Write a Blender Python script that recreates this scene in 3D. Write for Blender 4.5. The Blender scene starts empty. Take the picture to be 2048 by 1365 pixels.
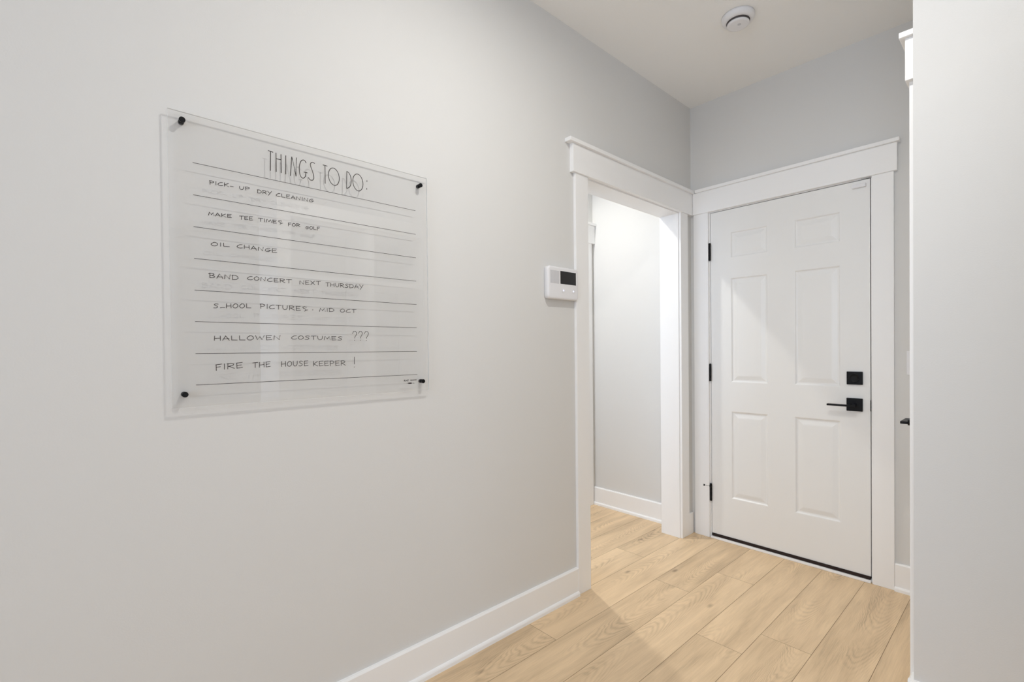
import bpy, bmesh, math, random
from mathutils import Vector, Matrix
C = bpy.context.scene.collection
S = bpy.context.scene
random.seed(7)

# ---------------------------------------------------------------- camera
IMG_W, IMG_H, F_PX, PP_Y = 2048, 1365, 957.708, 27.337
cam_d = bpy.data.cameras.new('camera')
cam = bpy.data.objects.new('camera', cam_d); C.objects.link(cam)
right = Vector((0.67377303, 0.73887652, -0.00955999))
up = Vector((-5.09166615e-04, 1.34016875e-02, 0.99991006))
fwd = Vector((-0.73893819, 0.67370757, -0.00940591))
m = Matrix.Identity(4)
for i in range(3):
    m[i][0], m[i][1], m[i][2] = right[i], up[i], -fwd[i]
m.translation = Vector((1.51378, -2.95995, 1.19400))
cam.matrix_world = m
cam_d.sensor_fit = 'HORIZONTAL'; cam_d.sensor_width = 36.0
cam_d.lens = F_PX * 36.0 / IMG_W
cam_d.shift_y = PP_Y / IMG_W
cam_d.clip_start = 0.02
S.camera = cam

# ---------------------------------------------------------------- world, added fill lights, exposure
W = bpy.data.worlds.new('world'); S.world = W; W.use_nodes = True
bg = W.node_tree.nodes['Background']
bg.inputs['Color'].default_value = (0.86, 0.93, 1.0, 1); bg.inputs['Strength'].default_value = 1.3
S.view_settings.view_transform = 'Standard'; S.view_settings.look = 'None'
S.view_settings.gamma = 1.0; S.view_settings.use_curve_mapping = False
S.view_settings.exposure = 0.36
S.cycles.use_denoising = True
S.cycles.max_bounces = 12; S.cycles.diffuse_bounces = 8; S.cycles.transparent_max_bounces = 16
S.cycles.sample_clamp_indirect = 6.0

def area_light(name, loc, target, shape, sx, sy, power, color, spread=math.pi):
    d = bpy.data.lights.new(name, 'AREA'); d.shape = shape; d.size = sx
    if shape in ('RECTANGLE', 'ELLIPSE'): d.size_y = sy
    d.energy = power; d.color = color; d.spread = spread
    o = bpy.data.objects.new(name, d); C.objects.link(o); o.location = loc
    o.rotation_euler = (Vector(target) - Vector(loc)).to_track_quat('-Z', 'Y').to_euler()
    return o
H = 2.745                                             # ceiling height
WARM = (1.0, 0.98, 0.93); COOL = (0.74, 0.90, 1.16)
# fill lights added at unseen, made-up windows behind the camera and far right
area_light('fill_light_back', (1.8, -5.42, 1.5), (1.8, 0, 1.5), 'RECTANGLE', 2.2, 1.7, 11.5, COOL, math.radians(110))
area_light('fill_light_side', (5.62, -3.4, 1.45), (0, -3.0, 1.3), 'RECTANGLE', 2.0, 1.7, 14, COOL)

area_light('fill_light_passage', (-0.46, -2.17, 1.4), (-0.46, 0, 1.3), 'RECTANGLE', 0.6, 1.7, 6.5, COOL)  # added fill light inside the passage; its end wall has no window

# ---------------------------------------------------------------- helpers
def mat(name, base, rough=0.5, spec=0.5, bump=None, metal=0.0):
    m = bpy.data.materials.new(name); m.use_nodes = True
    nt = m.node_tree; b = nt.nodes['Principled BSDF']
    b.inputs['Base Color'].default_value = (*base, 1); b.inputs['Roughness'].default_value = rough
    b.inputs['Specular IOR Level'].default_value = spec; b.inputs['Metallic'].default_value = metal
    if bump:
        scale, strength, dist = bump
        tc = nt.nodes.new('ShaderNodeTexCoord'); n = nt.nodes.new('ShaderNodeTexNoise')
        n.inputs['Scale'].default_value = scale; n.inputs['Detail'].default_value = 3
        bp_ = nt.nodes.new('ShaderNodeBump'); bp_.inputs['Strength'].default_value = strength; bp_.inputs['Distance'].default_value = dist
        nt.links.new(tc.outputs['Object'], n.inputs['Vector']); nt.links.new(n.outputs['Fac'], bp_.inputs['Height'])
        nt.links.new(bp_.outputs['Normal'], b.inputs['Normal'])
    return m
def emit(name, color, strength):
    m = bpy.data.materials.new(name); m.use_nodes = True; nt = m.node_tree
    nt.nodes.remove(nt.nodes['Principled BSDF']); e = nt.nodes.new('ShaderNodeEmission')
    e.inputs['Color'].default_value = (*color, 1); e.inputs['Strength'].default_value = strength
    nt.links.new(e.outputs[0], nt.nodes['Material Output'].inputs['Surface']); return m

class MB:
    def __init__(self): self.bm = bmesh.new()
    def box(self, x0, x1, y0, y1, z0, z1, bev=0.0, seg=2):
        t = bmesh.new()
        vs = [t.verts.new((x, y, z)) for x in (min(x0,x1), max(x0,x1)) for y in (min(y0,y1), max(y0,y1)) for z in (min(z0,z1), max(z0,z1))]
        for f in ((0,1,3,2),(4,6,7,5),(0,4,5,1),(2,3,7,6),(0,2,6,4),(1,5,7,3)): t.faces.new([vs[i] for i in f])
        if bev: bmesh.ops.bevel(t, geom=t.edges[:], offset=bev, segments=seg, affect='EDGES', profile=0.5)
        self.join(t); return self
    def join(self, t):
        bmesh.ops.recalc_face_normals(t, faces=t.faces[:])
        me = bpy.data.meshes.new('tmp'); t.to_mesh(me); t.free(); self.bm.from_mesh(me); bpy.data.meshes.remove(me)
    def lathe(self, prof, origin, axis='Z', seg=48, mi=0):
        # prof: list of (radius, height along the axis)
        t = bmesh.new(); rings = []
        for r, h in prof:
            ring = []
            for k in range(seg):
                a = 2 * math.pi * k / seg; p = (r * math.cos(a), r * math.sin(a), h)
                if axis == 'X': p = (p[2], p[0], p[1])
                elif axis == 'Y': p = (p[0], p[2], p[1])
                ring.append(t.verts.new(Vector(p) + Vector(origin)))
            rings.append(ring)
        for a, b in zip(rings, rings[1:]):
            for k in range(seg): t.faces.new((a[k], a[(k+1) % seg], b[(k+1) % seg], b[k]))
        t.faces.new(rings[0]); t.faces.new(rings[-1])
        for f in t.faces: f.smooth = len(f.verts) == 4
        for f in t.faces: f.material_index = mi
        self.join(t); return self
    def prism(self, poly, axis, a, b, bev=0.0):
        # poly: 2-D outline in the two remaining axes (in x,y,z order), extruded along axis from a to b
        t = bmesh.new()
        def pt(p, h):
            if axis == 'X': return (h, p[0], p[1])
            if axis == 'Y': return (p[0], h, p[1])
            return (p[0], p[1], h)
        A = [t.verts.new(pt(p, a)) for p in poly]; B = [t.verts.new(pt(p, b)) for p in poly]
        n = len(poly); t.faces.new(A); t.faces.new(B)
        for i in range(n): t.faces.new((A[i], A[(i+1) % n], B[(i+1) % n], B[i]))
        if bev:
            bmesh.ops.recalc_face_normals(t, faces=t.faces[:])
            bmesh.ops.bevel(t, geom=t.edges[:], offset=bev, segments=2, affect='EDGES', profile=0.5)
        self.join(t); return self
    def map(self, fn):
        for v in self.bm.verts: v.co = fn(v.co)
        bmesh.ops.recalc_face_normals(self.bm, faces=self.bm.faces[:]); return self
    def build(self, name, m, root=None, parent=None):
        # root: the thing whose origin the part is measured from; parent: the direct parent (a part) for sub-parts
        if root is not None:
            for v in self.bm.verts: v.co -= root.location
        me = bpy.data.meshes.new(name); self.bm.to_mesh(me); self.bm.free()
        for x in (m if isinstance(m, (list, tuple)) else [m]): me.materials.append(x)
        o = bpy.data.objects.new(name, me); C.objects.link(o)
        if parent is not None: o.parent = parent
        elif root is not None: o.parent = root
        return o
def tag(o, label, cat=None, group=None, kind=None):
    o['label'] = label
    if cat: o['category'] = cat
    if group: o['group'] = group
    if kind: o['kind'] = kind
    return o
def empty(name, loc):
    o = bpy.data.objects.new(name, None); C.objects.link(o); o.location = loc; o.empty_display_size = 0.05; return o

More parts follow.
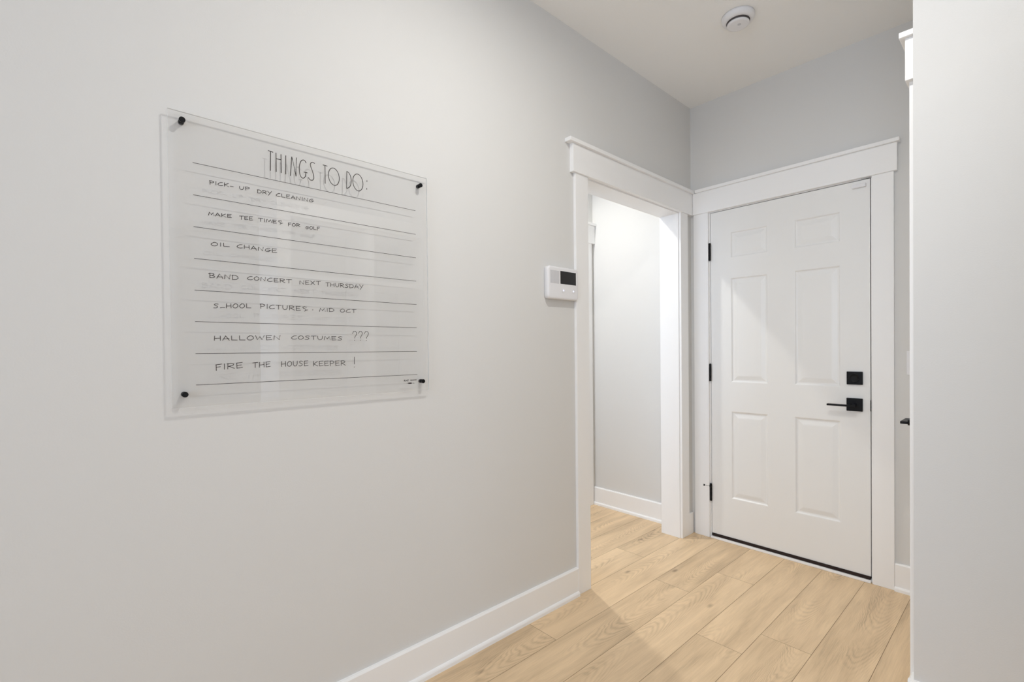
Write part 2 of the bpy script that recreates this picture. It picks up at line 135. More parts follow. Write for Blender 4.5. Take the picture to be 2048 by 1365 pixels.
INK = {"lines":[[[[[-2.6869,1.6468],[-2.687,1.6566]],[[-2.6885,1.656],[-2.6829,1.6569],[-2.6782,1.6557],[-2.6788,1.6534],[-2.6824,1.6517],[-2.687,1.6515]],[[-2.6733,1.648],[-2.6732,1.6575]],[[-2.6576,1.658],[-2.6623,1.6574],[-2.667,1.6541],[-2.6688,1.6511],[-2.6665,1.6489],[-2.6618,1.6489],[-2.6571,1.6504]],[[-2.653,1.6492],[-2.6532,1.6587]],[[-2.6436,1.6589],[-2.6527,1.6532],[-2.6426,1.6498]],[[-2.6392,1.6524],[-2.6317,1.6526]]],[[[-2.6164,1.6572],[-2.6162,1.6517],[-2.6135,1.6492],[-2.6089,1.6499],[-2.6064,1.6531],[-2.606,1.6583]],[[-2.6009,1.6499],[-2.601,1.6588]],[[-2.6026,1.6582],[-2.5967,1.6593],[-2.5918,1.6585],[-2.5923,1.6563],[-2.5962,1.6546],[-2.6011,1.6541]]],[[[-2.5705,1.6485],[-2.57,1.6579]],[[-2.5714,1.6573],[-2.5657,1.6582],[-2.5616,1.6561],[-2.5606,1.6529],[-2.5632,1.6499],[-2.5705,1.6485]],[[-2.5568,1.6494],[-2.5565,1.6588]],[[-2.5581,1.6583],[-2.5523,1.6591],[-2.5481,1.658],[-2.5492,1.6555],[-2.5566,1.6536],[-2.5534,1.6534],[-2.5472,1.6502]],[[-2.5441,1.6597],[-2.5396,1.6548]],[[-2.5339,1.6604],[-2.5422,1.6479]]],[[[-2.5103,1.6593],[-2.5148,1.6589],[-2.5194,1.6557],[-2.5212,1.6527],[-2.5189,1.6504],[-2.5144,1.6502],[-2.5098,1.6516]],[[-2.5059,1.66],[-2.5058,1.6508],[-2.4962,1.6507]],[[-2.4922,1.6506],[-2.4923,1.6599]],[[-2.4928,1.6599],[-2.4834,1.6607]],[[-2.4924,1.6555],[-2.4849,1.6562]],[[-2.4922,1.6506],[-2.483,1.6517]],[[-2.4797,1.651],[-2.4743,1.6609],[-2.4679,1.6513]],[[-2.4785,1.6541],[-2.4684,1.655]],[[-2.4643,1.6514],[-2.4634,1.6608],[-2.4543,1.6518],[-2.453,1.6616]],[[-2.4478,1.6518],[-2.4476,1.6618]],[[-2.4428,1.652],[-2.4419,1.6615],[-2.4326,1.6524],[-2.4312,1.6623]],[[-2.416,1.6623],[-2.421,1.6616],[-2.4257,1.6584],[-2.427,1.6549],[-2.4242,1.6527],[-2.4186,1.6531],[-2.4167,1.6567]],[[-2.4217,1.6568],[-2.4135,1.6573]]]],[[[[-2.6914,1.5634],[-2.6894,1.5723],[-2.6851,1.5659],[-2.6805,1.5723],[-2.6787,1.5642]],[[-2.6756,1.5641],[-2.6705,1.5733],[-2.6644,1.5646]],[[-2.6745,1.567],[-2.6649,1.568]],[[-2.6604,1.5648],[-2.6606,1.5737]],[[-2.6514,1.5737],[-2.6601,1.5686],[-2.6504,1.5652]],[[-2.6464,1.5654],[-2.6466,1.574]],[[-2.6471,1.5739],[-2.6378,1.5748]],[[-2.6467,1.5699],[-2.6393,1.5707]],[[-2.6464,1.5654],[-2.6374,1.5665]]],[[[-2.6175,1.5747],[-2.6073,1.5762]],[[-2.6126,1.5753],[-2.6128,1.5659]],[[-2.6043,1.5667],[-2.6044,1.576]],[[-2.6049,1.5759],[-2.5965,1.5773]],[[-2.6045,1.5716],[-2.5979,1.5727]],[[-2.6043,1.5667],[-2.5962,1.5683]],[[-2.5925,1.5678],[-2.5927,1.5772]],[[-2.5931,1.5771],[-2.5846,1.5785]],[[-2.5927,1.5727],[-2.586,1.5739]],[[-2.5925,1.5678],[-2.5843,1.5694]]],[[[-2.5695,1.5771],[-2.5576,1.5781]],[[-2.5638,1.5775],[-2.564,1.5688]],[[-2.5537,1.5692],[-2.5536,1.5783]],[[-2.549,1.5694],[-2.5468,1.5786],[-2.542,1.5719],[-2.5371,1.5786],[-2.5351,1.5701]],[[-2.5308,1.5701],[-2.531,1.5789]],[[-2.5316,1.5788],[-2.5216,1.5797]],[[-2.5311,1.5747],[-2.5233,1.5755]],[[-2.5308,1.5701],[-2.5212,1.5713]],[[-2.507,1.5795],[-2.5121,1.5802],[-2.516,1.5786],[-2.5143,1.5764],[-2.5093,1.5752],[-2.5082,1.5729],[-2.5122,1.57],[-2.5043,1.574]]],[[[-2.4883,1.5686],[-2.4884,1.5775]],[[-2.4888,1.5775],[-2.4809,1.5784]],[[-2.4884,1.5737],[-2.4825,1.5745]],[[-2.4731,1.579],[-2.4766,1.5766],[-2.4782,1.5735],[-2.4762,1.5707],[-2.4722,1.5705],[-2.4687,1.5733],[-2.4687,1.5767],[-2.4711,1.5789],[-2.4741,1.5789]],[[-2.4646,1.571],[-2.4643,1.5796]],[[-2.4658,1.5791],[-2.4603,1.5799],[-2.4562,1.5789],[-2.4573,1.5767],[-2.4644,1.5749],[-2.4613,1.5747],[-2.4553,1.5718]]],[[[-2.4303,1.5776],[-2.434,1.5769],[-2.4375,1.5739],[-2.4384,1.5706],[-2.4364,1.5686],[-2.4323,1.5691],[-2.4309,1.5724]],[[-2.4345,1.5724],[-2.4286,1.573]],[[-2.4223,1.5786],[-2.4255,1.576],[-2.4269,1.5727],[-2.4251,1.5695],[-2.4215,1.5693],[-2.4182,1.5723],[-2.4181,1.576],[-2.4204,1.5784],[-2.4232,1.5785]],[[-2.4146,1.5791],[-2.4145,1.5702],[-2.4068,1.5704]],[[-2.4036,1.5695],[-2.4037,1.5793]],[[-2.4041,1.5793],[-2.3965,1.5802]],[[-2.4037,1.5751],[-2.3981,1.5759]]]],[[[[-2.6789,1.4926],[-2.6845,1.4898],[-2.6869,1.4864],[-2.6838,1.4833],[-2.6774,1.4833],[-2.6717,1.4864],[-2.6716,1.4902],[-2.6756,1.4925],[-2.6805,1.4924]],[[-2.6645,1.484],[-2.6644,1.4935]],[[-2.6573,1.494],[-2.6569,1.485],[-2.6432,1.4856]]],[[[-2.6119,1.4954],[-2.6174,1.4951],[-2.6229,1.4918],[-2.6249,1.4887],[-2.6223,1.4861],[-2.6168,1.4857],[-2.6113,1.487]],[[-2.6068,1.4854],[-2.6063,1.4959]],[[-2.5943,1.4853],[-2.5946,1.4959]],[[-2.6068,1.4901],[-2.5943,1.4906]],[[-2.5897,1.4853],[-2.5832,1.4958],[-2.5756,1.4852]],[[-2.5883,1.4887],[-2.5763,1.4892]],[[-2.5713,1.4851],[-2.5703,1.4952],[-2.5594,1.4853],[-2.5578,1.4957]],[[-2.5399,1.4951],[-2.5457,1.4946],[-2.5513,1.4914],[-2.5528,1.4877],[-2.5495,1.4852],[-2.5429,1.4854],[-2.5407,1.4892]],[[-2.5465,1.4895],[-2.537,1.4897]],[[-2.5334,1.4848],[-2.5336,1.4951]],[[-2.5342,1.4951],[-2.5222,1.4956]],[[-2.5337,1.4903],[-2.5242,1.4907]],[[-2.5334,1.4848],[-2.5217,1.4856]]]],[[[[-2.6907,1.3964],[-2.6905,1.4087]],[[-2.6936,1.4068],[-2.6908,1.4087],[-2.6825,1.4081],[-2.6811,1.4056],[-2.6839,1.4035],[-2.6902,1.4026],[-2.6819,1.4019],[-2.6791,1.3995],[-2.6826,1.397],[-2.6907,1.3964]],[[-2.6745,1.3964],[-2.668,1.4087],[-2.6603,1.3963]],[[-2.6731,1.4003],[-2.661,1.401]],[[-2.6561,1.3963],[-2.655,1.4081],[-2.6441,1.3965],[-2.6425,1.4088]],[[-2.6371,1.3962],[-2.6365,1.4088]],[[-2.6384,1.4081],[-2.6303,1.4088],[-2.6245,1.4056],[-2.623,1.4012],[-2.6268,1.3974],[-2.6371,1.3962]]],[[[-2.5876,1.4094],[-2.5929,1.409],[-2.5982,1.4057],[-2.6002,1.4025],[-2.5976,1.3999],[-2.5923,1.3996],[-2.587,1.4009]],[[-2.5765,1.4099],[-2.5812,1.4073],[-2.5833,1.4036],[-2.5806,1.3999],[-2.5753,1.3993],[-2.5705,1.4025],[-2.5705,1.4068],[-2.5738,1.4096],[-2.5778,1.4099]],[[-2.5658,1.3993],[-2.5649,1.4094],[-2.5545,1.3995],[-2.553,1.41]],[[-2.5352,1.4095],[-2.5408,1.4092],[-2.5464,1.4057],[-2.5485,1.4025],[-2.5458,1.3998],[-2.5403,1.3995],[-2.5347,1.4009]],[[-2.5298,1.3992],[-2.53,1.4095]],[[-2.5306,1.4095],[-2.5192,1.4101]],[[-2.5301,1.4047],[-2.5211,1.4052]],[[-2.5298,1.3992],[-2.5187,1.4001]],[[-2.5136,1.3992],[-2.5132,1.4101]],[[-2.5153,1.4096],[-2.5075,1.4102],[-2.5017,1.4085],[-2.5032,1.4058],[-2.5133,1.4041],[-2.509,1.4036],[-2.5004,1.3994]],[[-2.4962,1.4096],[-2.4816,1.4102]],[[-2.4893,1.4099],[-2.4894,1.3991]]],[[[-2.4584,1.3987],[-2.4575,1.4094],[-2.4475,1.3994],[-2.446,1.4106]],[[-2.4408,1.3995],[-2.441,1.4102]],[[-2.4416,1.4102],[-2.4308,1.4113]],[[-2.4411,1.4051],[-2.4326,1.4061]],[[-2.4408,1.3995],[-2.4304,1.4009]],[[-2.4264,1.4115],[-2.4137,1.4007]],[[-2.4142,1.4121],[-2.4259,1.4001]],[[-2.4097,1.4118],[-2.3959,1.413]],[[-2.4032,1.4123],[-2.4033,1.4011]]],[[[-2.3799,1.41],[-2.3679,1.4109]],[[-2.3742,1.4104],[-2.3744,1.3991]],[[-2.3646,1.3992],[-2.3641,1.411]],[[-2.3536,1.3994],[-2.3538,1.4112]],[[-2.3645,1.4045],[-2.3535,1.4053]],[[-2.3491,1.4113],[-2.3489,1.4036],[-2.346,1.3998],[-2.3413,1.4002],[-2.3387,1.4044],[-2.3382,1.4115]],[[-2.3333,1.3997],[-2.3329,1.4116]],[[-2.3348,1.411],[-2.3279,1.4117],[-2.3229,1.41],[-2.3242,1.407],[-2.333,1.4051],[-2.3292,1.4046],[-2.3217,1.4001]],[[-2.3072,1.411],[-2.3123,1.4121],[-2.3164,1.4102],[-2.3147,1.4072],[-2.3095,1.4055],[-2.3084,1.4025],[-2.3125,1.4001],[-2.3182,1.4006]],[[-2.3025,1.4002],[-2.302,1.4123]],[[-2.3036,1.4116],[-2.2966,1.4124],[-2.2914,1.4095],[-2.2902,1.4053],[-2.2935,1.4016],[-2.3025,1.4002]],[[-2.2866,1.4005],[-2.2806,1.4127],[-2.2735,1.4007]],[[-2.2852,1.4044],[-2.2741,1.4053]],[[-2.2696,1.413],[-2.2641,1.4064]],[[-2.257,1.4132],[-2.2673,1.3977]]]],[[[[-2.6724,1.3263],[-2.6774,1.3272],[-2.6813,1.3252],[-2.6796,1.3225],[-2.6747,1.321],[-2.6736,1.3182],[-2.6775,1.3158],[-2.683,1.316]],[[-2.6674,1.3169],[-2.6629,1.3182],[-2.6566,1.3182]],[[-2.6531,1.317],[-2.6525,1.3286]],[[-2.6416,1.3176],[-2.6419,1.3292]],[[-2.653,1.3222],[-2.6416,1.3234]],[[-2.6308,1.3299],[-2.6354,1.3267],[-2.6374,1.3225],[-2.6348,1.3186],[-2.6297,1.3183],[-2.6251,1.322],[-2.625,1.3267],[-2.6282,1.3297],[-2.6321,1.3298]],[[-2.6141,1.3308],[-2.6188,1.3276],[-2.6208,1.3234],[-2.6182,1.3194],[-2.613,1.3191],[-2.6083,1.3229],[-2.6083,1.3276],[-2.6115,1.3306],[-2.6155,1.3308]],[[-2.6032,1.3315],[-2.603,1.3202],[-2.592,1.3205]]],[[[-2.5666,1.3203],[-2.5667,1.333]],[[-2.5686,1.3324],[-2.5617,1.333],[-2.556,1.3311],[-2.5567,1.3281],[-2.5612,1.3263],[-2.5668,1.3264]],[[-2.55,1.3207],[-2.5498,1.3328]],[[-2.5307,1.332],[-2.5364,1.3317],[-2.5422,1.3279],[-2.5444,1.3242],[-2.5416,1.3212],[-2.5359,1.3207],[-2.5301,1.3222]],[[-2.5259,1.332],[-2.5113,1.3325]],[[-2.519,1.3322],[-2.5191,1.3202]],[[-2.5074,1.3324],[-2.5073,1.3243],[-2.5038,1.3202],[-2.4981,1.3205],[-2.495,1.3248],[-2.4944,1.3323]],[[-2.4885,1.3197],[-2.488,1.3322]],[[-2.4903,1.3316],[-2.482,1.3322],[-2.4759,1.3302],[-2.4775,1.3271],[-2.4881,1.3253],[-2.4836,1.3246],[-2.4745,1.3197]],[[-2.4692,1.3194],[-2.4694,1.3314]],[[-2.4701,1.3314],[-2.4577,1.3319]],[[-2.4695,1.3257],[-2.4597,1.3262]],[[-2.4692,1.3194],[-2.4571,1.3202]],[[-2.4393,1.3304],[-2.4456,1.3318],[-2.4506,1.3299],[-2.4485,1.3267],[-2.4422,1.3247],[-2.4408,1.3215],[-2.4458,1.3177],[-2.4358,1.3227]]],[[[-2.4218,1.3233],[-2.4202,1.3236]]],[[[-2.4004,1.3194],[-2.3976,1.3298],[-2.3916,1.3222],[-2.3853,1.3297],[-2.3828,1.3201]],[[-2.3768,1.3201],[-2.3766,1.3305]],[[-2.3699,1.3203],[-2.3693,1.3308]],[[-2.3713,1.3302],[-2.3627,1.331],[-2.3565,1.3286],[-2.355,1.3249],[-2.3589,1.3216],[-2.3699,1.3203]]],[[[-2.3277,1.331],[-2.3329,1.3282],[-2.3352,1.3245],[-2.3323,1.3208],[-2.3264,1.3203],[-2.3212,1.3236],[-2.3211,1.3278],[-2.3248,1.3307],[-2.3292,1.3309]],[[-2.302,1.3308],[-2.308,1.3304],[-2.314,1.3269],[-2.3163,1.3236],[-2.3133,1.321],[-2.3074,1.3207],[-2.3013,1.3221]],[[-2.297,1.3308],[-2.2818,1.3316]],[[-2.2898,1.3311],[-2.2899,1.3206]]]],[[[[-2.6824,1.2279],[-2.6818,1.2397]],[[-2.6683,1.2281],[-2.6686,1.2401]],[[-2.6823,1.2332],[-2.6682,1.2341]],[[-2.663,1.2282],[-2.6557,1.2404],[-2.647,1.2285]],[[-2.6614,1.2321],[-2.6477,1.2331]],[[-2.6415,1.2407],[-2.6412,1.2293],[-2.6277,1.2291]],[[-2.6221,1.2412],[-2.6218,1.2296],[-2.608,1.2295]],[[-2.5946,1.2419],[-2.6006,1.2387],[-2.6032,1.2343],[-2.5999,1.23],[-2.5931,1.2296],[-2.587,1.2334],[-2.587,1.2384],[-2.5912,1.2416],[-2.5963,1.2419]],[[-2.5812,1.2423],[-2.5764,1.2305],[-2.5699,1.2394],[-2.5644,1.2307],[-2.5585,1.2428]],[[-2.5525,1.2303],[-2.5528,1.2423]],[[-2.5535,1.2423],[-2.5391,1.2433]],[[-2.5528,1.2366],[-2.5414,1.2375]],[[-2.5525,1.2303],[-2.5384,1.2316]],[[-2.533,1.2307],[-2.5318,1.2429],[-2.5179,1.2312],[-2.5159,1.2439]]],[[[-2.4699,1.2434],[-2.476,1.2431],[-2.482,1.2397],[-2.4843,1.2364],[-2.4814,1.2336],[-2.4754,1.2332],[-2.4693,1.2345]],[[-2.4573,1.2438],[-2.4627,1.2411],[-2.465,1.2372],[-2.462,1.2333],[-2.4559,1.2327],[-2.4504,1.2359],[-2.4504,1.2404],[-2.4542,1.2434],[-2.4588,1.2438]],[[-2.4319,1.2424],[-2.4382,1.2436],[-2.4431,1.242],[-2.4411,1.2392],[-2.4348,1.2374],[-2.4334,1.2346],[-2.4384,1.2324],[-2.4454,1.2331]],[[-2.4268,1.2429],[-2.4109,1.2433]],[[-2.4192,1.2431],[-2.4194,1.2321]],[[-2.4067,1.2433],[-2.4065,1.2359],[-2.4027,1.2321],[-2.3966,1.2323],[-2.3931,1.2363],[-2.3926,1.2432]],[[-2.3874,1.2316],[-2.3844,1.2431],[-2.3779,1.2344],[-2.3711,1.2424],[-2.3684,1.2316]],[[-2.3626,1.2313],[-2.3628,1.2423]],[[-2.3636,1.2423],[-2.35,1.2427]],[[-2.3629,1.2371],[-2.3522,1.2375]],[[-2.3626,1.2313],[-2.3494,1.232]],[[-2.3299,1.2414],[-2.3368,1.2426],[-2.3422,1.2409],[-2.34,1.238],[-2.333,1.2361],[-2.3315,1.2331],[-2.337,1.2309],[-2.3446,1.2316]]],[[[-2.2954,1.2528],[-2.2916,1.2598],[-2.2849,1.2599],[-2.2813,1.2546],[-2.2836,1.247],[-2.2874,1.2425],[-2.2882,1.238]],[[-2.2895,1.2305],[-2.2883,1.2311]]],[[[-2.2751,1.2532],[-2.2715,1.2602],[-2.2651,1.2603],[-2.2616,1.2549],[-2.2639,1.2473],[-2.2675,1.2427],[-2.2682,1.2382]],[[-2.2695,1.2306],[-2.2683,1.2312]]],[[[-2.2548,1.2529],[-2.2509,1.26],[-2.2439,1.2601],[-2.2401,1.2547],[-2.2426,1.247],[-2.2465,1.2424],[-2.2473,1.2378]],[[-2.2487,1.2301],[-2.2474,1.2308]]]],[[[[-2.6791,1.1465],[-2.6793,1.1619]],[[-2.68,1.1619],[-2.6663,1.1636]],[[-2.6794,1.1553],[-2.6692,1.1567]],[[-2.6598,1.1492],[-2.6596,1.1641]],[[-2.6517,1.1497],[-2.6511,1.1647]],[[-2.6537,1.1637],[-2.6441,1.1652],[-2.6371,1.1634],[-2.6389,1.1595],[-2.6512,1.1564],[-2.646,1.156],[-2.6355,1.151]],[[-2.6293,1.1511],[-2.6296,1.1654]],[[-2.6304,1.1654],[-2.6159,1.1672]],[[-2.6297,1.1586],[-2.6183,1.1602]],[[-2.6293,1.1511],[-2.6153,1.1532]]],[[[-2.5896,1.1649],[-2.5761,1.1662]],[[-2.5832,1.1654],[-2.5833,1.1514]],[[-2.5724,1.1518],[-2.5718,1.1663]],[[-2.5601,1.1522],[-2.5603,1.1668]],[[-2.5723,1.1583],[-2.56,1.1595]],[[-2.5545,1.1524],[-2.5547,1.1663]],[[-2.5553,1.1663],[-2.544,1.1675]],[[-2.5548,1.1597],[-2.5459,1.1608]],[[-2.5545,1.1524],[-2.5436,1.154]]],[[[-2.5131,1.1524],[-2.5125,1.1673]],[[-2.5016,1.1524],[-2.5018,1.1674]],[[-2.513,1.1591],[-2.5015,1.1599]],[[-2.4907,1.1675],[-2.4952,1.1637],[-2.4972,1.1584],[-2.4947,1.1531],[-2.4896,1.1523],[-2.4849,1.1569],[-2.4848,1.1629],[-2.4881,1.167],[-2.4919,1.1675]],[[-2.4801,1.1675],[-2.48,1.1576],[-2.4769,1.1526],[-2.4719,1.1531],[-2.4691,1.1584],[-2.4686,1.1676]],[[-2.4528,1.1661],[-2.4582,1.1676],[-2.4624,1.1653],[-2.4607,1.1615],[-2.4553,1.1592],[-2.4541,1.1553],[-2.4584,1.1523],[-2.4644,1.153]],[[-2.4476,1.1522],[-2.4478,1.1669]],[[-2.4484,1.1669],[-2.4374,1.1677]],[[-2.4479,1.16],[-2.4392,1.1607]],[[-2.4476,1.1522],[-2.437,1.1535]]],[[[-2.4202,1.1509],[-2.4204,1.1658]],[[-2.4089,1.165],[-2.4198,1.1572],[-2.4077,1.1508]],[[-2.4027,1.1508],[-2.4029,1.165]],[[-2.4035,1.165],[-2.3917,1.1658]],[[-2.4029,1.1583],[-2.3937,1.159]],[[-2.4027,1.1508],[-2.3913,1.1519]],[[-2.3862,1.1507],[-2.3864,1.165]],[[-2.387,1.165],[-2.3751,1.1657]],[[-2.3865,1.1582],[-2.3771,1.1589]],[[-2.3862,1.1507],[-2.3747,1.1518]],[[-2.3689,1.1498],[-2.369,1.1657]],[[-2.371,1.165],[-2.3636,1.1657],[-2.3576,1.1635],[-2.3583,1.1596],[-2.3631,1.1574],[-2.3691,1.1574]],[[-2.3518,1.1504],[-2.352,1.165]],[[-2.3527,1.165],[-2.3404,1.1657]],[[-2.3521,1.1581],[-2.3424,1.1588]],[[-2.3518,1.1504],[-2.3399,1.1516]],[[-2.3344,1.1503],[-2.3339,1.1657]],[[-2.3362,1.165],[-2.3277,1.1657],[-2.3216,1.1634],[-2.3232,1.1595],[-2.334,1.1573],[-2.3294,1.1565],[-2.3202,1.1505]]],[[[-2.2902,1.1765],[-2.2909,1.1535]],[[-2.2915,1.1437],[-2.2898,1.1446]]]]],"title":[[[-2.541,1.7769],[-2.5284,1.7756]],[[-2.5347,1.7761],[-2.5358,1.7209]],[[-2.5202,1.7754],[-2.5201,1.7217]],[[-2.5064,1.7747],[-2.5064,1.7216]],[[-2.5204,1.759],[-2.5066,1.7592]],[[-2.493,1.7748],[-2.4938,1.7208]],[[-2.4809,1.7191],[-2.4762,1.7763],[-2.4647,1.7208],[-2.4628,1.7764]],[[-2.4351,1.7686],[-2.4357,1.7696],[-2.4365,1.7712],[-2.4374,1.7727],[-2.4385,1.7739],[-2.4396,1.7747],[-2.4409,1.7752],[-2.4422,1.7755],[-2.4436,1.7752],[-2.4451,1.7746],[-2.4467,1.7736],[-2.4482,1.7722],[-2.4497,1.7701],[-2.451,1.7674],[-2.4522,1.7639],[-2.4533,1.7602],[-2.4541,1.7567],[-2.4547,1.7535],[-2.455,1.7505],[-2.4551,1.7474],[-2.4551,1.7442],[-2.455,1.7407],[-2.4547,1.7371],[-2.4542,1.7336],[-2.4536,1.7305],[-2.4528,1.7278],[-2.4518,1.7254],[-2.4507,1.7234],[-2.4495,1.7218],[-2.4481,1.7207],[-2.4465,1.7201],[-2.445,1.7199],[-2.4435,1.7202],[-2.4421,1.7211],[-2.4406,1.7225],[-2.4393,1.7242],[-2.4382,1.7262],[-2.4374,1.7286],[-2.4369,1.7315],[-2.4364,1.7343],[-2.436,1.7365],[-2.4358,1.7379],[-2.4356,1.739],[-2.4355,1.7396],[-2.4355,1.7402]],[[-2.4415,1.739],[-2.432,1.7392]],[[-2.4097,1.7733],[-2.4104,1.7738],[-2.4115,1.7745],[-2.4128,1.7751],[-2.4141,1.7754],[-2.4154,1.7753],[-2.4168,1.775],[-2.4182,1.7744],[-2.4194,1.7735],[-2.4203,1.7723],[-2.4211,1.7708],[-2.4217,1.7692],[-2.4221,1.7675],[-2.4221,1.7657],[-2.4218,1.7639],[-2.4214,1.7619],[-2.4208,1.7598],[-2.42,1.7575],[-2.4191,1.7551],[-2.418,1.7526],[-2.417,1.75],[-2.416,1.7472],[-2.415,1.7442],[-2.4141,1.7412],[-2.4133,1.7384],[-2.4128,1.7355],[-2.4125,1.7327],[-2.4123,1.7301],[-2.4124,1.7278],[-2.4127,1.726],[-2.4133,1.7244],[-2.414,1.723],[-2.4148,1.7219],[-2.4157,1.721],[-2.4168,1.7202],[-2.418,1.7197],[-2.4192,1.7195],[-2.4205,1.7194],[-2.4218,1.7195],[-2.4232,1.7199],[-2.4244,1.7206],[-2.4257,1.7217],[-2.4269,1.7232],[-2.428,1.7248],[-2.4287,1.7258]],[[-2.3837,1.7754],[-2.3709,1.775]],[[-2.3777,1.7742],[-2.3777,1.7196]],[[-2.3327,1.7481],[-2.3327,1.742],[-2.3336,1.7362],[-2.3353,1.7309],[-2.3377,1.7265],[-2.3408,1.723],[-2.3443,1.7208],[-2.3481,1.7199],[-2.3519,1.7203],[-2.3557,1.7221],[-2.3592,1.725],[-2.3622,1.7291],[-2.3646,1.734],[-2.3663,1.7396],[-2.3671,1.7455],[-2.3671,1.7515],[-2.3663,1.7572],[-2.3646,1.7624],[-2.3622,1.7669],[-2.3592,1.7703],[-2.3558,1.7726],[-2.352,1.7736],[-2.3481,1.7733],[-2.3443,1.7716],[-2.3408,1.7687],[-2.3378,1.7647],[-2.3353,1.7597],[-2.3336,1.7541],[-2.3327,1.7481]],[[-2.3074,1.7736],[-2.3091,1.7202]],[[-2.3074,1.7736],[-2.3063,1.7733],[-2.3046,1.7729],[-2.3028,1.7721],[-2.3011,1.7709],[-2.2995,1.769],[-2.2979,1.7666],[-2.2965,1.7639],[-2.2953,1.7609],[-2.2944,1.7576],[-2.2937,1.7539],[-2.2933,1.75],[-2.2932,1.7463],[-2.2934,1.7427],[-2.294,1.7391],[-2.2948,1.7356],[-2.2957,1.7325],[-2.2967,1.7299],[-2.2979,1.7276],[-2.2992,1.7256],[-2.3007,1.7239],[-2.3026,1.7224],[-2.3049,1.7211],[-2.3071,1.7201],[-2.3085,1.7193]],[[-2.2534,1.7497],[-2.2532,1.7436],[-2.2539,1.7376],[-2.2555,1.7321],[-2.2578,1.7273],[-2.2608,1.7236],[-2.2642,1.721],[-2.268,1.7197],[-2.2719,1.7197],[-2.2757,1.7211],[-2.2792,1.7238],[-2.2824,1.7277],[-2.2849,1.7324],[-2.2867,1.7379],[-2.2877,1.7438],[-2.2878,1.7499],[-2.2871,1.7558],[-2.2856,1.7612],[-2.2833,1.766],[-2.2804,1.7697],[-2.277,1.7724],[-2.2733,1.7738],[-2.2694,1.7738],[-2.2656,1.7725],[-2.262,1.7698],[-2.2588,1.766],[-2.2562,1.7613],[-2.2544,1.7557],[-2.2534,1.7497]],[[-2.2391,1.7601],[-2.2392,1.7567]],[[-2.2401,1.7344],[-2.2401,1.7309]]],"mark":[[[[-2.1096,1.0879],[-2.1094,1.0933]],[[-2.1101,1.093],[-2.1076,1.0933],[-2.1058,1.0925],[-2.1063,1.0912],[-2.1094,1.0903],[-2.1081,1.0901],[-2.1054,1.0881]],[[-2.1032,1.088],[-2.1011,1.0934],[-2.0986,1.088]],[[-2.1027,1.0897],[-2.0988,1.0901]],[[-2.0961,1.0881],[-2.0961,1.0932]],[[-2.0963,1.0932],[-2.0926,1.0935]],[[-2.0961,1.0907],[-2.0932,1.091]],[[-2.0961,1.0881],[-2.0925,1.0885]]],[[[-2.0835,1.0882],[-2.0833,1.0925]],[[-2.0839,1.0923],[-2.0814,1.0926],[-2.0796,1.0916],[-2.0792,1.0901],[-2.0803,1.0888],[-2.0835,1.0882]],[[-2.0768,1.0929],[-2.0767,1.09],[-2.0757,1.0886],[-2.074,1.0888],[-2.073,1.0904],[-2.0728,1.093]],[[-2.0703,1.0888],[-2.07,1.093],[-2.0666,1.0891],[-2.0661,1.0934]],[[-2.0635,1.0891],[-2.0632,1.0933],[-2.0597,1.0894],[-2.0592,1.0937]]]],"bar":[[[-2.092,1.0806],[-2.0811,1.0804]]],"thin":[[[-2.099,1.0808],[-2.0961,1.0806]],[[-2.0767,1.08],[-2.0696,1.0796]]]}   # pen strokes in metres on the board (y, z)

# ---------------------------------------------------------------- materials
M_WALL = mat('wall_paint', (0.706, 0.702, 0.690), 0.75, 0.25, (260, 0.10, 0.002))
M_CEIL = mat('ceiling_paint', (0.90, 0.90, 0.89), 0.9, 0.1, (300, 0.10, 0.002))
M_TRIM = mat('trim_paint', (0.90, 0.90, 0.90), 0.35, 0.4)
M_DOOR = mat('door_paint', (0.83, 0.83, 0.82), 0.30, 0.45)
M_BLACK = mat('matte_black_metal', (0.005, 0.005, 0.006), 0.40, 0.2)
M_RUBBER = mat('black_rubber', (0.02, 0.02, 0.02), 0.7, 0.2)
M_SWEEP = mat('brown_sweep_gap_shade', (0.028, 0.018, 0.016), 0.6, 0.2)
M_PLASTIC = mat('white_plastic', (0.80, 0.80, 0.82), 0.35, 0.4)
M_GRILLE = mat('grey_plastic', (0.58, 0.58, 0.60), 0.5, 0.3)
M_SCREEN = mat('dark_screen', (0.012, 0.012, 0.014), 0.12, 0.5)
M_SLOT = mat('dark_slot', (0.10, 0.09, 0.09), 0.8, 0.1)
M_INK = mat('black_marker_ink', (0.035, 0.027, 0.025), 0.6, 0.2)
M_RULE = mat('printed_rule', (0.06, 0.055, 0.052), 0.6, 0.2)
M_LENS = emit('lamp_lens', (1.0, 0.94, 0.86), 6.0)
M_LED = emit('button_led', (0.55, 0.6, 1.0), 1.6)

